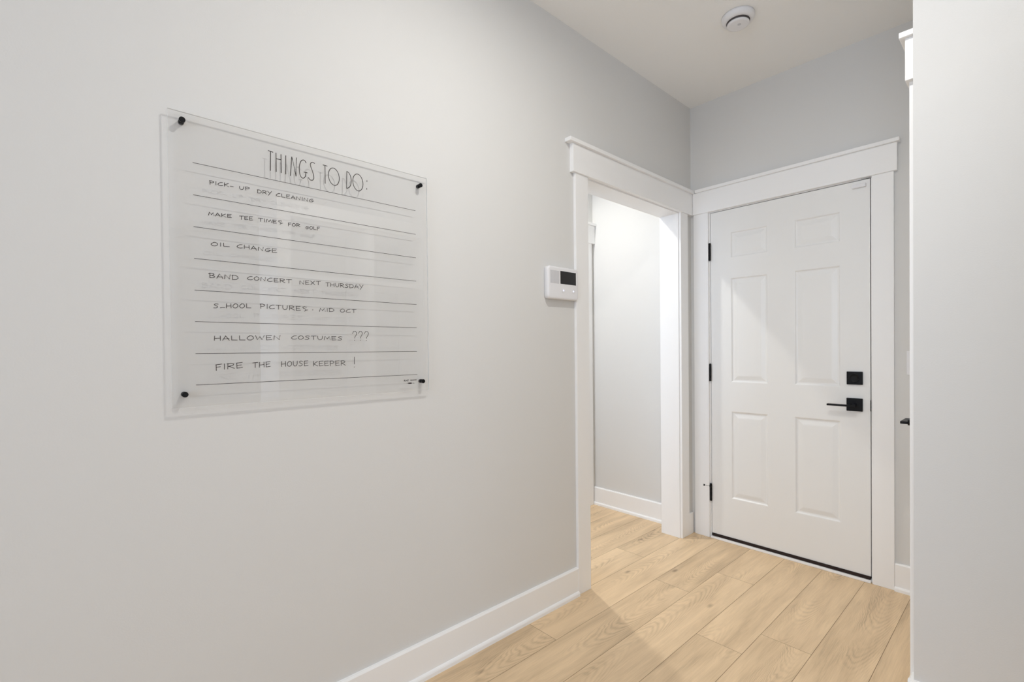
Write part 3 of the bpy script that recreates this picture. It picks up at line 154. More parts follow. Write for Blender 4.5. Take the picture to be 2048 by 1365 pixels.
def acrylic(name, tint, f0, haze):
    m = bpy.data.materials.new(name); m.use_nodes = True; nt = m.node_tree; N = nt.nodes
    N.remove(N['Principled BSDF'])
    g = N.new('ShaderNodeNewGeometry'); dot = N.new('ShaderNodeVectorMath'); dot.operation = 'DOT_PRODUCT'
    nt.links.new(g.outputs['Incoming'], dot.inputs[0]); nt.links.new(g.outputs['Normal'], dot.inputs[1])
    ab = N.new('ShaderNodeMath'); ab.operation = 'ABSOLUTE'; nt.links.new(dot.outputs['Value'], ab.inputs[0])
    iv = N.new('ShaderNodeMath'); iv.operation = 'SUBTRACT'; iv.inputs[0].default_value = 1.0; nt.links.new(ab.outputs[0], iv.inputs[1])
    pw = N.new('ShaderNodeMath'); pw.operation = 'POWER'; nt.links.new(iv.outputs[0], pw.inputs[0]); pw.inputs[1].default_value = 5.0
    ma = N.new('ShaderNodeMath'); ma.operation = 'MULTIPLY_ADD'; nt.links.new(pw.outputs[0], ma.inputs[0]); ma.inputs[1].default_value = 1 - f0; ma.inputs[2].default_value = f0
    tr = N.new('ShaderNodeBsdfTransparent'); tr.inputs['Color'].default_value = (*tint, 1)
    gl = N.new('ShaderNodeBsdfGlossy'); gl.inputs['Roughness'].default_value = haze; gl.inputs['Color'].default_value = (1, 1, 1, 1)
    mx = N.new('ShaderNodeMixShader'); nt.links.new(ma.outputs[0], mx.inputs['Fac']); nt.links.new(tr.outputs[0], mx.inputs[1]); nt.links.new(gl.outputs[0], mx.inputs[2])
    nt.links.new(mx.outputs[0], N['Material Output'].inputs['Surface']); return m
M_ACRYLIC = acrylic('clear_acrylic', (0.985, 0.985, 0.985), 0.042, 0.0)
M_ACRYLIC_EDGE = acrylic('acrylic_cut_edge', (0.60, 0.61, 0.61), 0.08, 0.15)
_nt = M_ACRYLIC_EDGE.node_tree; _d = _nt.nodes.new('ShaderNodeBsdfDiffuse'); _d.inputs['Color'].default_value = (0.85, 0.86, 0.86, 1)
_mx = _nt.nodes.new('ShaderNodeMixShader'); _mx.inputs['Fac'].default_value = 0.6
_o = _nt.nodes['Material Output']; _nt.links.new(_o.inputs['Surface'].links[0].from_socket, _mx.inputs[1]); _nt.links.new(_d.outputs[0], _mx.inputs[2]); _nt.links.new(_mx.outputs[0], _o.inputs['Surface'])
M_GLASS = acrylic('window_glass', (0.97, 0.97, 0.97), 0.04, 0.0)

def floor_material():
    m = bpy.data.materials.new('oak_plank'); m.use_nodes = True; nt = m.node_tree; N = nt.nodes; L = nt.links
    b = N['Principled BSDF']
    def math_(op, a, c=None, d=None):
        n = N.new('ShaderNodeMath'); n.operation = op
        for i, v in enumerate((a, c, d)):
            if v is None: continue
            if isinstance(v, (int, float)): n.inputs[i].default_value = v
            else: L.new(v, n.inputs[i])
        return n.outputs[0]
    uv = N.new('ShaderNodeUVMap'); uv.uv_map = 'UVMap'
    sp = N.new('ShaderNodeSeparateXYZ'); L.new(uv.outputs[0], sp.inputs[0]); u, v = sp.outputs[0], sp.outputs[1]
    at = N.new('ShaderNodeAttribute'); at.attribute_name = 'plank'
    sr = N.new('ShaderNodeSeparateXYZ'); L.new(at.outputs['Vector'], sr.inputs[0]); r1, r2, r3 = sr.outputs
    def vec(x, y, z):
        c = N.new('ShaderNodeCombineXYZ')
        for i, q in enumerate((x, y, z)):
            if isinstance(q, (int, float)): c.inputs[i].default_value = q
            else: L.new(q, c.inputs[i])
        return c.outputs[0]
    def noise(vx, detail=3, rough=0.5, dist=0.0):
        n = N.new('ShaderNodeTexNoise'); n.inputs['Scale'].default_value = 1.0
        n.inputs['Detail'].default_value = detail; n.inputs['Roughness'].default_value = rough; n.inputs['Distortion'].default_value = dist
        L.new(vx, n.inputs['Vector']); return n.outputs['Fac']
    seed = math_('MULTIPLY', r3, 57.0)
    # cathedral figure: nested arches along the plank, each plank with its own centre, pitch and direction
    warp = math_('SUBTRACT', noise(vec(math_('MULTIPLY', u, 16.0), math_('MULTIPLY', v, 4.0), seed), 3, 0.55), 0.5)
    fine = math_('SUBTRACT', noise(vec(math_('MULTIPLY', u, 70.0), math_('MULTIPLY', v, 14.0), seed), 2, 0.5), 0.5)
    uu = math_('ADD', math_('SUBTRACT', u, math_('MULTIPLY', math_('SUBTRACT', r2, 0.5), 0.11)), math_('MULTIPLY', warp, 0.035))
    sgn = math_('MULTIPLY_ADD', math_('GREATER_THAN', r1, 0.5), 2.0, -1.0)
    arch = math_('MULTIPLY_ADD', math_('MULTIPLY', uu, uu), -75.0, math_('MULTIPLY', v, sgn))
    arch = math_('ADD', arch, math_('ADD', math_('MULTIPLY', warp, 0.16), math_('MULTIPLY', fine, 0.022)))
    ring = math_('SINE', math_('MULTIPLY', arch, math_('MULTIPLY_ADD', r3, 60.0, 105.0)))
    ring = math_('POWER', math_('MULTIPLY_ADD', ring, 0.5, 0.5), 1.6)
    side = N.new('ShaderNodeMapRange'); side.interpolation_type = 'SMOOTHSTEP'; side.inputs['From Min'].default_value = 0.035; side.inputs['From Max'].default_value = 0.085
    side.inputs['To Min'].default_value = 1.0; side.inputs['To Max'].default_value = 0.25; L.new(math_('ABSOLUTE', uu), side.inputs['Value'])
    ring = math_('MULTIPLY', math_('SUBTRACT', ring, 0.25), side.outputs[0])
    mask = noise(vec(math_('MULTIPLY', u, 5.0), math_('MULTIPLY', v, 2.6), math_('ADD', seed, 9.0)), 1)
    mr = N.new('ShaderNodeMapRange'); mr.inputs['From Min'].default_value = 0.42; mr.inputs['From Max'].default_value = 0.62
    L.new(mask, mr.inputs['Value']); mask = mr.outputs[0]
    fibre = noise(vec(math_('MULTIPLY', u, 330.0), math_('MULTIPLY', v, 9.0), seed), 3, 0.6)
    blotch = noise(vec(math_('MULTIPLY', u, 16.0), math_('MULTIPLY', v, 2.0), math_('ADD', seed, 3.0)), 3, 0.6, 0.4)
    vo = N.new('ShaderNodeTexVoronoi'); vo.inputs['Scale'].default_value = 1.0
    L.new(vec(math_('MULTIPLY', u, 8.0), math_('MULTIPLY', v, 3.4), seed), vo.inputs['Vector'])
    mk = N.new('ShaderNodeMapRange'); mk.inputs['From Min'].default_value = 0.02; mk.inputs['From Max'].default_value = 0.10
    mk.inputs['To Min'].default_value = 1.0; mk.inputs['To Max'].default_value = 0.0
    L.new(math_('ADD', vo.outputs['Distance'], math_('MULTIPLY', warp, 0.10)), mk.inputs['Value']); knot = mk.outputs[0]
    # darkening factor
    t = math_('MULTIPLY', math_('MULTIPLY', ring, mask), 0.32)
    t = math_('ADD', t, math_('MULTIPLY', math_('SUBTRACT', fibre, 0.5), 0.60))
    t = math_('ADD', t, math_('MULTIPLY', math_('SUBTRACT', blotch, 0.5), 1.35))
    t = math_('ADD', t, math_('MULTIPLY', knot, 0.60))
    t = math_('ADD', t, math_('MULTIPLY', math_('SUBTRACT', r1, 0.5), 0.22))
    t = math_('ADD', t, 0.26)
    cr = N.new('ShaderNodeValToRGB'); cr.color_ramp.elements[0].color = (0.815, 0.615, 0.395, 1); cr.color_ramp.elements[0].position = 0.0
    cr.color_ramp.elements[1].color = (0.330, 0.235, 0.150, 1); cr.color_ramp.elements[1].position = 1.0
    e = cr.color_ramp.elements.new(0.45); e.color = (0.655, 0.485, 0.305, 1)
    L.new(t, cr.inputs[0]); L.new(cr.outputs[0], b.inputs['Base Color'])
    b.inputs['Roughness'].default_value = 0.42; b.inputs['Specular IOR Level'].default_value = 0.35
    bp_ = N.new('ShaderNodeBump'); bp_.inputs['Strength'].default_value = 0.10; bp_.inputs['Distance'].default_value = 0.001
    L.new(fibre, bp_.inputs['Height']); L.new(bp_.outputs[0], b.inputs['Normal'])
    return m
M_FLOOR = floor_material()
M_GROOVE = mat('plank_groove', (0.22, 0.145, 0.085), 0.8, 0.1)

# ---------------------------------------------------------------- structure
XR, YB, XH, YH = 5.7, -5.5, -0.798, -2.2        # right wall, back wall, hall's left wall, hall's near wall
def struct(o, label, cat): return tag(o, label, cat, kind='structure')

# floor: one object, planks 185 mm wide running along y
def make_floor():
    bm = bmesh.new(); uvl = bm.loops.layers.uv.new('UVMap'); rl = bm.faces.layers.float_vector.new('plank')
    PW, PL, G = 0.1855, 1.53, 0.0007
    known = {-1: -0.57, 0: -1.515, 1: -0.755, 2: -0.452, 3: -1.056, 4: -0.865, 5: -1.44, 6: -1.3}
    x0, x1, y0, y1 = XH - 0.3, XR, YB, 0.03
    k0 = math.floor((x0 + 0.003) / PW); k1 = math.ceil((x1 + 0.003) / PW)
    for k in range(k0, k1):
        a, b = max(x0, -0.003 + k * PW), min(x1, -0.003 + (k + 1) * PW)
        if b - a < 0.01: continue
        j = known.get(k, random.uniform(-PL, 0)); ys = [y0]
        q = j + math.floor((y0 - j) / PL) * PL
        while q < y1:
            if q > y0 + 0.02 and q < y1 - 0.02: ys.append(q)
            q += PL
        ys.append(y1)
        for c, d in zip(ys, ys[1:]):
            r = (random.random(), random.random(), random.random())
            vs = [bm.verts.new(p) for p in ((a+G, c+G, 0), (b-G, c+G, 0), (b-G, d-G, 0), (a+G, d-G, 0))]
            f = bm.faces.new(vs); f[rl] = r
            for l in f.loops: l[uvl].uv = (l.vert.co.x - (a + b) / 2, l.vert.co.y - c)
    vs = [bm.verts.new(p) for p in ((x0, y0, -0.0012), (x1, y0, -0.0012), (x1, y1, -0.0012), (x0, y1, -0.0012))]
    f = bm.faces.new(vs); f.material_index = 1
    t = [bm.verts.new((v.co.x, v.co.y, -0.06)) for v in vs]
    f = bm.faces.new(t[::-1]); f.material_index = 1
    for i in range(4):
        f = bm.faces.new((vs[(i+1) % 4], vs[i], t[i], t[(i+1) % 4])); f.material_index = 1
    me = bpy.data.meshes.new('floor'); bm.to_mesh(me); bm.free(); me.materials.append(M_FLOOR); me.materials.append(M_GROOVE)
    o = bpy.data.objects.new('floor', me); C.objects.link(o)
    struct(o, 'light oak plank floor running towards the six panel door', 'floor')
make_floor()
struct(MB().box(XH - 0.3, XR + 0.15, YB - 0.15, 0.2, H, H + 0.1).build('ceiling', M_CEIL), 'flat pale ceiling with a round smoke detector', 'ceiling')

TW = 0.129                                      # thickness of the left wall
OY0, OY1, OZ = -1.069, -0.164, 2.040            # clear opening in the left wall
b = MB(); J = 0.019
b.box(-TW, 0, YB, OY0 - J, 0, H); b.box(-TW, 0, OY1 + J, 0, 0, H); b.box(-TW, 0, OY0 - J, OY1 + J, OZ + J, H)
struct(b.build('wall_left', M_WALL), 'long light grey wall with the clear board and the cased opening', 'wall')
DX0, DX1, DZ0, DZ1 = 0.1307, 0.9475, 0.030, 2.040   # door slab
GAP = 0.0035
b = MB()
b.box(-1.1, DX0 - GAP - J, 0, 0.06, 0, H); b.box(DX1 + GAP + J, 1.26, 0, 0.06, 0, H); b.box(DX0 - GAP - J, DX1 + GAP + J, 0, 0.06, DZ1 + GAP + J, H)
b.box(-1.1, 1.4, 0.0601, 0.15, 0, H)
struct(b.build('wall_far', M_WALL), 'light grey wall around the closed six panel door', 'wall')
WX, PY = 1.2505, -1.0045                          # right wall plane, face of the near partition
RY0, RY1 = -0.858, -0.096                       # closet door in the right wall
b = MB()
b.box(WX, WX + 0.06, PY + 0.0602, RY0 - GAP - J, 0, H); b.box(WX, WX + 0.06, RY1 + GAP + J, 0, 0, H)
b.box(WX, WX + 0.06, RY0 - GAP - J, RY1 + GAP + J, DZ1 + GAP + J, H); b.box(WX + 0.0601, WX + 0.12, PY + 0.1, 0, 0, H)
struct(b.build('wall_right', M_WALL), 'short grey wall hidden behind the near partition corner', 'wall')
b = MB().box(WX, XR, PY, PY + 0.06, 0, H)
struct(b.build('wall_partition', M_WALL), 'light grey wall filling the right edge of the view', 'wall')
WX0, WX1, WZ0, WZ1 = 0.7, 2.9, 0.65, 2.35        # back window, made up to carry the fill light
b = MB()
b.box(-TW, WX0, YB - 0.12, YB, 0, H); b.box(WX1, XR + 0.12, YB - 0.12, YB, 0, H); b.box(WX0, WX1, YB - 0.12, YB, 0, WZ0); b.box(WX0, WX1, YB - 0.12, YB, WZ1, H)
struct(b.build('wall_back', M_WALL), 'wall with an added wide window behind the camera', 'wall')
SY0, SY1 = -4.4, -2.4
b = MB()
b.box(XR, XR + 0.12, YB, SY0, 0, H); b.box(XR, XR + 0.12, SY1, PY + 0.06, 0, H); b.box(XR, XR + 0.12, SY0, SY1, 0, WZ0); b.box(XR, XR + 0.12, SY0, SY1, WZ1, H)
struct(b.build('wall_side', M_WALL), 'wall with an added wide window at the far right of the room', 'wall')
HY0, HY1 = -0.89, -0.13                         # door in the hall's left wall
b = MB()
b.box(XH - 0.06, XH, YH, HY0 - GAP - J, 0, H); b.box(XH - 0.06, XH, HY1 + GAP + J, 0, 0, H)
b.box(XH - 0.06, XH, HY0 - GAP - J, HY1 + GAP + J, DZ1 + GAP + J, H); b.box(XH - 0.12, XH - 0.0601, YH, 0, 0, H)
struct(b.build('wall_hall_left', M_WALL), 'far left wall of the bright passage beyond the opening', 'wall')
struct(MB().box(XH, -TW, YH - 0.1, YH, 0, H).build('wall_hall_near', M_WALL), 'near end wall of the passage beyond the opening', 'wall')

def window(name, lab, wallbox, axis, at, thick):
    a0, a1, z0, z1 = wallbox; r = empty(name, (at, (a0+a1)/2, z0) if axis == 'X' else ((a0+a1)/2, at, z0)); tag(r, lab, 'window', kind='structure')
    def bx(mb, p0, p1, q0, q1, c0, c1, bev=0):
        return mb.box(q0, q1, p0, p1, c0, c1, bev) if axis == 'X' else mb.box(p0, p1, q0, q1, c0, c1, bev)
    f = MB(); w = 0.06; n0, n1 = at + thick * 0.3, at + thick * 0.7
    bx(f, a0, a0+w, n0, n1, z0, z1); bx(f, a1-w, a1, n0, n1, z0, z1); bx(f, a0+w, a1-w, n0, n1, z0, z0+w); bx(f, a0+w, a1-w, n0, n1, z1-w, z1)
    mid = (a0+a1)/2; bx(f, mid-0.025, mid+0.025, n0, n1, z0+w, z1-w)
    f.build('window_frame', M_TRIM, r)
    g = MB(); nm = (n0+n1)/2; bx(g, a0+w, a1-w, nm-0.002, nm+0.002, z0+w, z1-w); g.build('pane', M_GLASS, r)
    c = MB(); s = -1 if thick > 0 else 1; t = at + s*0.018
    bx(c, a0-0.09, a0, at, t, z0-0.09, z1+0.14, 0.002); bx(c, a1, a1+0.09, at, t, z0-0.09, z1+0.14, 0.002); bx(c, a0, a1, at, t, z1, z1+0.14, 0.002); bx(c, a0, a1, at, t, z0-0.09, z0, 0.002)
    c.build('casing', M_TRIM, r)
window('added_window_1', 'unseen wide window behind the camera, added for fill light', (WX0, WX1, WZ0, WZ1), 'Y', YB, -0.12)  # both windows are added out of view, around the fill lights
window('added_window_2', 'unseen wide window in the side wall, added for fill light', (SY0, SY1, WZ0, WZ1), 'X', XR, 0.12)

# baseboards: profile with an eased top and a quarter-round shoe
BT, BH, ST, SH = 0.0140, 0.134, 0.011, 0.021
def base_profile(s):
    p = [(0, 0), (BT + ST, 0)]
    for k in range(1, 5):
        a = k / 4 * math.pi / 2; p.append((BT + ST * math.cos(a), SH * 0.35 + SH * 0.65 * math.sin(a)))
    p += [(BT, BH - 0.006), (BT - 0.005, BH), (0, BH)]
    return [(s * x, z) for x, z in p]
def baseboard(name, axis, at, sign, a, b, label):
    prof = [(at + x, z) for x, z in base_profile(sign)]
    struct(MB().prism(prof, axis, a, b).build(name, M_TRIM), label, 'baseboard')
baseboard('baseboard_left', 'Y', 0, 1, YB, -1.1695, 'white baseboard along the long wall under the clear board')
struct(MB().box(0.0002, 0.0150, -0.0693, -0.0160, 0, BH, 0.0012).build('baseboard_corner', M_TRIM), 'tiny white baseboard piece in the corner between two door casings', 'baseboard')
baseboard('baseboard_far', 'X', 0, -1, 1.0452, WX, 'short white baseboard right of the six panel door')
baseboard('baseboard_hall', 'X', 0, -1, XH, -TW, 'white baseboard seen through the cased opening')
baseboard('baseboard_right', 'X', PY, -1, WX - BT, 1.625, 'white baseboard along the partition at the right edge')
baseboard('baseboard_return', 'Y', WX, -1, PY, -0.9615, 'white baseboard end wrapping the partition corner')

# cased openings: flat legs, taller header board, projecting cap
HZ0, HZ1, CZ1 = 2.047, 2.182, 2.200
def casing(name, label, axis, at, s, legs, header, cap, z_leg=0.0, dz=0.0):
    # axis: the axis the opening runs along ('X' or 'Y'); at: wall plane; s: side the trim faces
    ctr = (legs[0][0] + legs[-1][1]) / 2
    r = empty(name, (ctr, at, 0) if axis == 'X' else (at, ctr, 0)); tag(r, label, 'door casing', kind='structure')
    def bx(a, b, t, z0, z1):
        mb = MB(); e = at + s * 0.0002
        return mb.box(a, b, e, at + s * t, z0, z1, 0.0016) if axis == 'X' else mb.box(e, at + s * t, a, b, z0, z1, 0.0016)
    for a, b in legs: bx(a, b, 0.0155, z_leg, HZ0 + dz + 0.001).build('casing_leg', M_TRIM, r)
    bx(*header, 0.0235, HZ0 + dz, HZ1 + dz).build('header_board', M_TRIM, r)
    bx(*cap, 0.037, HZ1 + dz, CZ1 + dz).build('cap_moulding', M_TRIM, r)
    return r
casing('trim_1', 'white casing around the open passage doorway in the long wall', 'Y', 0, 1, ((-1.169, -1.074), (-0.159, -0.0695)), (-1.194, -0.0005), (-1.228, -0.0005))
casing('trim_2', 'white casing around the closed six panel door', 'X', 0, -1, ((0.0257, 0.1205), (0.9565, 1.0445)), (0.0255, 1.0585), (0.0465, 1.0690))
casing('trim_3', 'white casing seen edge-on beside the partition corner', 'Y', WX, -1, ((-0.961, -0.871), (-0.086, -0.021)), (-0.980, -0.0005), (-0.994, -0.0005))
casing('trim_4', 'white casing at the far end of the bright passage', 'Y', XH, 1, ((-0.985, -0.900), (-0.120, -0.030)), (-1.0, -0.0005), (-1.02, -0.0005), dz=-0.045)
# jamb lining of the cased opening
b = MB()
b.box(-TW, 0, OY0 - J, OY0, 0, OZ, 0.001); b.box(-TW, 0, OY1, OY1 + J, 0, OZ, 0.001); b.box(-TW, 0, OY0 - J, OY1 + J, OZ, OZ + J, 0.001)
struct(b.build('trim_5', M_TRIM), 'white jamb lining inside the open passage doorway', 'door jamb')

# ---------------------------------------------------------------- six-panel doors
def door_slab(w, z0, z1, panels, thick=0.044):
    """slab in local (u, n, z): u across, n into the door; raised panels pressed into the face n = 0"""
    bm = bmesh.new()
    us = sorted({0.0, w, *[p[0] for p in panels], *[p[1] for p in panels]}); zs = sorted({z0, z1, *[p[2] for p in panels], *[p[3] for p in panels]})
    vc = {}
    def V(u, n, z):
        k = (round(u, 5), round(n, 5), round(z, 5))
        if k not in vc: vc[k] = bm.verts.new((u, n, z))
        return vc[k]
    for i in range(len(us) - 1):
        for j in range(len(zs) - 1):
            cu, cz = (us[i] + us[i+1]) / 2, (zs[j] + zs[j+1]) / 2
            if any(p[0] < cu < p[1] and p[2] < cz < p[3] for p in panels): continue
            bm.faces.new([V(us[i], 0, zs[j]), V(us[i+1], 0, zs[j]), V(us[i+1], 0, zs[j+1]), V(us[i], 0, zs[j+1])])
    prof = [(0, 0), (0.0035, 0.0010), (0.008, 0.0060), (0.013, 0.0072), (0.016, 0.0072), (0.021, 0.0060), (0.036, 0.0022), (0.042, 0.0014)]
    for a, b, c, d in panels:
        # outer ring must share the grid's vertices, including the cuts that fall on it
        loops = [[(a+t, n, c+t), (b-t, n, c+t), (b-t, n, d-t), (a+t, n, d-t)] for t, n in prof]
        for L0, L1 in zip(loops, loops[1:]):
            for k in range(4):
                bm.faces.new([V(*L0[k]), V(*L0[(k+1) % 4]), V(*L1[(k+1) % 4]), V(*L1[k])])
        bm.faces.new([V(*q) for q in loops[-1]])
    t = bmesh.new()
    e = 0.0
    for f in (((0,e,z0),(0,thick,z0),(0,thick,z1),(0,e,z1)), ((w,e,z0),(w,e,z1),(w,thick,z1),(w,thick,z0)),
              ((0,e,z1),(0,thick,z1),(w,thick,z1),(w,e,z1)), ((0,e,z0),(w,e,z0),(w,thick,z0),(0,thick,z0)), ((0,thick,z0),(w,thick,z0),(w,thick,z1),(0,thick,z1))):
        bm.faces.new([V(*p) for p in f])
    mb = MB(); mb.bm.free(); mb.bm = bm; t.free()
    bmesh.ops.recalc_face_normals(bm, faces=bm.faces[:]); return mb
def six_panels(w):
    s = w / 0.8168
    cols = ((0.1220 * s, 0.3330 * s), (0.4720 * s, 0.6900 * s)); rows = ((1.745, 1.902), (0.985, 1.622), (0.270, 0.808))
    return [(a, b, c, d) for a, b in cols for c, d in rows]
def make_door(name, label, root_loc, fn, w):
    r = empty(name, root_loc); tag(r, label, 'door', kind='structure')
    door_slab(w, DZ0, DZ1, six_panels(w)).map(fn).build('door_panel', M_DOOR, r)
    j = MB(); n1 = 0.058
    j.box(-GAP - J, -GAP, 0.0, n1, 0, DZ1 + GAP, 0.0008); j.box(w + GAP, w + GAP + J, 0.0, n1, 0, DZ1 + GAP, 0.0008); j.box(-GAP - J, w + GAP + J, 0.0, n1, DZ1 + GAP, DZ1 + GAP + J, 0.0008)
    j.map(fn).build('door_jamb', M_TRIM, r)
    return r
f1 = lambda v: Vector((DX0 + v.x, 0.0005 + v.y, v.z))
WD = DX1 - DX0
door1 = make_door('door_1', 'closed white six panel door with black hardware', (DX0, 0, 0), f1, WD)
MB().box(0.002, WD - 0.002, -0.005, 0.035, 0.0130, 0.0295).map(f1).build('door_sweep', M_SWEEP, door1)['label'] = 'dark brown sweep along the bottom of the door'
MB().box(-GAP + 0.0005, WD + GAP - 0.0005, -0.019, 0.058, 0.0003, 0.0125, 0.002).map(f1).build('threshold', M_TRIM, door1)
b = MB()
b.box(-GAP + 0.0003, -0.0003, 0.012, 0.020, 0.03, DZ1); b.box(WD + 0.0003, WD + GAP - 0.0003, 0.012, 0.020, 0.03, DZ1); b.box(-GAP + 0.0003, WD + GAP - 0.0003, 0.012, 0.020, DZ1 + 0.0003, DZ1 + GAP - 0.0003)
b.map(f1).build('gap_shade_strip', M_SWEEP, door1)['label'] = 'dark brown strip standing in for shade in the gap around the door'  # dark strip put in to paint the shade of the door gap
def knuckle(zc, stop=False):
    hx, hy = DX0 - 0.0035, -0.0075
    b = MB(); r = 0.0068; n = 5; l = 0.106 / n
    for k in range(n):
        z0 = zc - 0.053 + k * l
        b.lathe([(r - 0.0006, z0 + 0.0002), (r, z0 + 0.0008), (r, z0 + l - 0.0008), (r - 0.0006, z0 + l - 0.0002)], (hx, hy, 0), 'Z', 20)
    b.lathe([(0.003, zc + 0.053), (0.0055, zc + 0.0532), (0.0055, zc + 0.0555), (0.002, zc + 0.0575)], (hx, hy, 0), 'Z', 20)
    h = b.build('hinge', M_BLACK, door1); h['label'] = 'black hinge'
    MB().box(hx - 0.0008, hx + 0.0008, hy + 0.0062, 0.02, zc - 0.0515, zc + 0.0515).build('hinge_leaf', M_BLACK, door1, h)
    if stop:
        z = zc + 0.040; s = MB()
        s.lathe([(0.0022, -0.036), (0.0022, -0.004)], (hx, hy - 0.006, z), 'X', 14)
        s.lathe([(0.0050, -0.0435), (0.0072, -0.0425), (0.0062, -0.0385), (0.0026, -0.0355)], (hx, hy - 0.006, z), 'X', 18)
        s.box(hx - 0.006, hx + 0.006, hy - 0.010, hy + 0.006, z - 0.003, z + 0.003, 0.0008)
        s.build('hinge_stop', M_BLACK, door1, h)
knuckle(1.797); knuckle(1.040); knuckle(0.285, True)
# deadbolt
r = MB().box(0.8482, 0.9168, -0.010, 0.0003, 1.0002, 1.0668, 0.002).build('deadbolt', M_BLACK, door1); r['label'] = 'square black deadbolt plate with a round keyway'
MB().lathe([(0.0235, -0.010), (0.0235, -0.0125), (0.0225, -0.0135), (0.019, -0.0135), (0.0185, -0.0125), (0.010, -0.0125)], (0.8825, 0, 1.0335), 'Y', 40).build('keyway', M_BLACK, door1, r)
# lever handle
r = MB().box(0.8472, 0.9164, -0.010, 0.0003, 0.8636, 0.9302, 0.002).build('door_handle', M_BLACK, door1); r['label'] = 'black lever handle on a square plate'
l = MB(); l.lathe([(0.0105, -0.010), (0.0105, -0.046)], (0.8818, 0, 0.8945), 'Y', 28)
l.box(0.7715, 0.8930, -0.062, -0.040, 0.8898, 0.8992, 0.0016); l.build('lever', M_BLACK, door1, r)
MB().box(DX1 + 0.0001, DX1 + GAP - 0.0002, -0.004, 0.02, 0.868, 0.924).build('strike_plate', M_BLACK, door1)
# contact sensor: white block on the slab and its magnet under the header
r = MB().box(0.8745, 0.9325, -0.0125, 0.0003, 2.0030, 2.0215, 0.0022).build('contact_sensor', M_PLASTIC, door1); r['label'] = 'small white contact sensor at the top corner'
MB().box(0.9130, 0.9540, -0.0105, -0.0002, 2.0435, 2.0468, 0.0005).build('sensor_magnet', M_GRILLE, door1)

f2 = lambda v: Vector((WX + 0.0005 + v.y, RY0 + v.x, v.z))
door2 = make_door('door_2', 'closed door mostly hidden behind the partition, its black lever showing', (WX, RY0, 0), f2, RY1 - RY0)
yk = RY0 + 0.062
r = MB().box(WX - 0.009, WX + 0.0008, yk - 0.033, yk + 0.033, 0.892, 0.958, 0.002).build('door_handle', M_BLACK, door2); r['label'] = 'black lever handle pointing away from the camera'
l = MB(); l.lathe([(0.010, -0.043), (0.010, -0.009)], (WX, yk, 0.9255), 'X', 24); l.box(WX - 0.064, WX - 0.042, yk - 0.010, yk + 0.096, 0.9205, 0.9300, 0.0016)
l.build('lever', M_BLACK, door2, r)
f3 = lambda v: Vector((XH - 0.0005 - v.y, HY0 + v.x, v.z))
door3 = make_door('door_3', 'white door at the far end of the passage', (XH, HY0, 0), f3, HY1 - HY0)

# ---------------------------------------------------------------- clear to-do board
PX0, PX1 = 0.0127, 0.0185
BY0, BY1, BZ0, BZ1 = -2.7785, -2.0075, 1.0515, 1.8215
board = empty('acrylic_board', (0, (BY0 + BY1) / 2, BZ0))
tag(board, 'clear acrylic to-do list board on black standoffs on the grey wall', 'wall board')
bm = bmesh.new()
vs = [bm.verts.new((x, y, z)) for x in (PX0, PX1) for y in (BY0, BY1) for z in (BZ0, BZ1)]
for k, f in enumerate(((0,1,3,2),(4,6,7,5),(0,4,5,1),(2,3,7,6),(0,2,6,4),(1,5,7,3))):
    bm.faces.new([vs[i] for i in f]).material_index = 0 if k < 2 else 1
mb = MB(); mb.bm.free(); mb.bm = bm; bmesh.ops.recalc_face_normals(bm, faces=bm.faces[:])
mb.build('panel', [M_ACRYLIC, M_ACRYLIC_EDGE], board)['label'] = 'clear acrylic sheet'
for y, z in ((-2.7476, 1.7995), (-2.0360, 1.7895), (-2.7505, 1.0863), (-2.0345, 1.0850)):
    b = MB()
    b.lathe([(0.0066, 0.0004), (0.0066, PX0 - 0.0002)], (0, y, z), 'X', 28)
    s = b.build('standoff', M_BLACK, board); s['label'] = 'black metal standoff'
    MB().lathe([(0.0072, PX1 + 0.0003), (0.0072, PX1 + 0.0052), (0.0066, PX1 + 0.0060)], (0, y, z), 'X', 28).build('standoff_cap', M_BLACK, board, s)
def ribbon(strokes, width, name, m, label=None):
    bm = bmesh.new(); X0, X1 = PX1 + 0.0001, PX1 + 0.0004
    for st in strokes:
        pts = [Vector((p[0], p[1])) for p in st]
        n = len(pts); L, R = [], []
        for i in range(n):
            a = pts[max(i-1, 0)]; c = pts[min(i+1, n-1)]
            d1 = (pts[i] - a).normalized() if i > 0 else None; d2 = (c - pts[i]).normalized() if i < n-1 else None
            if d1 and d2 and d1.dot(d2) > -0.5:
                t = (d1 + d2).normalized(); k = 1.0 / max(0.55, math.sqrt(max(0.0, (1 + d1.dot(d2)) / 2)))
            else: t = d1 or d2; k = 1.0
            p = pts[i].copy()
            if i == 0: p -= t * width * 0.4
            if i == n-1: p += t * width * 0.4
            q = Vector((-t.y, t.x)) * width * 0.5 * k; L.append(p + q); R.append(p - q)
        vl = [[bm.verts.new((x, q.x, q.y)) for q in S_] for x in (X0, X1) for S_ in (L, R)]
        for i in range(n-1):
            bm.faces.new((vl[2][i], vl[2][i+1], vl[3][i+1], vl[3][i])); bm.faces.new((vl[0][i], vl[1][i], vl[1][i+1], vl[0][i+1]))
            bm.faces.new((vl[0][i], vl[0][i+1], vl[2][i+1], vl[2][i])); bm.faces.new((vl[1][i], vl[3][i], vl[3][i+1], vl[1][i+1]))
    mb = MB(); mb.bm.free(); mb.bm = bm; bmesh.ops.recalc_face_normals(bm, faces=bm.faces[:])
    o = mb.build(name, m, board)
    if label: o['label'] = label
    return o
ribbon(INK['title'], 0.0021, 'heading_lettering', M_INK, 'printed heading reading THINGS TO DO:')
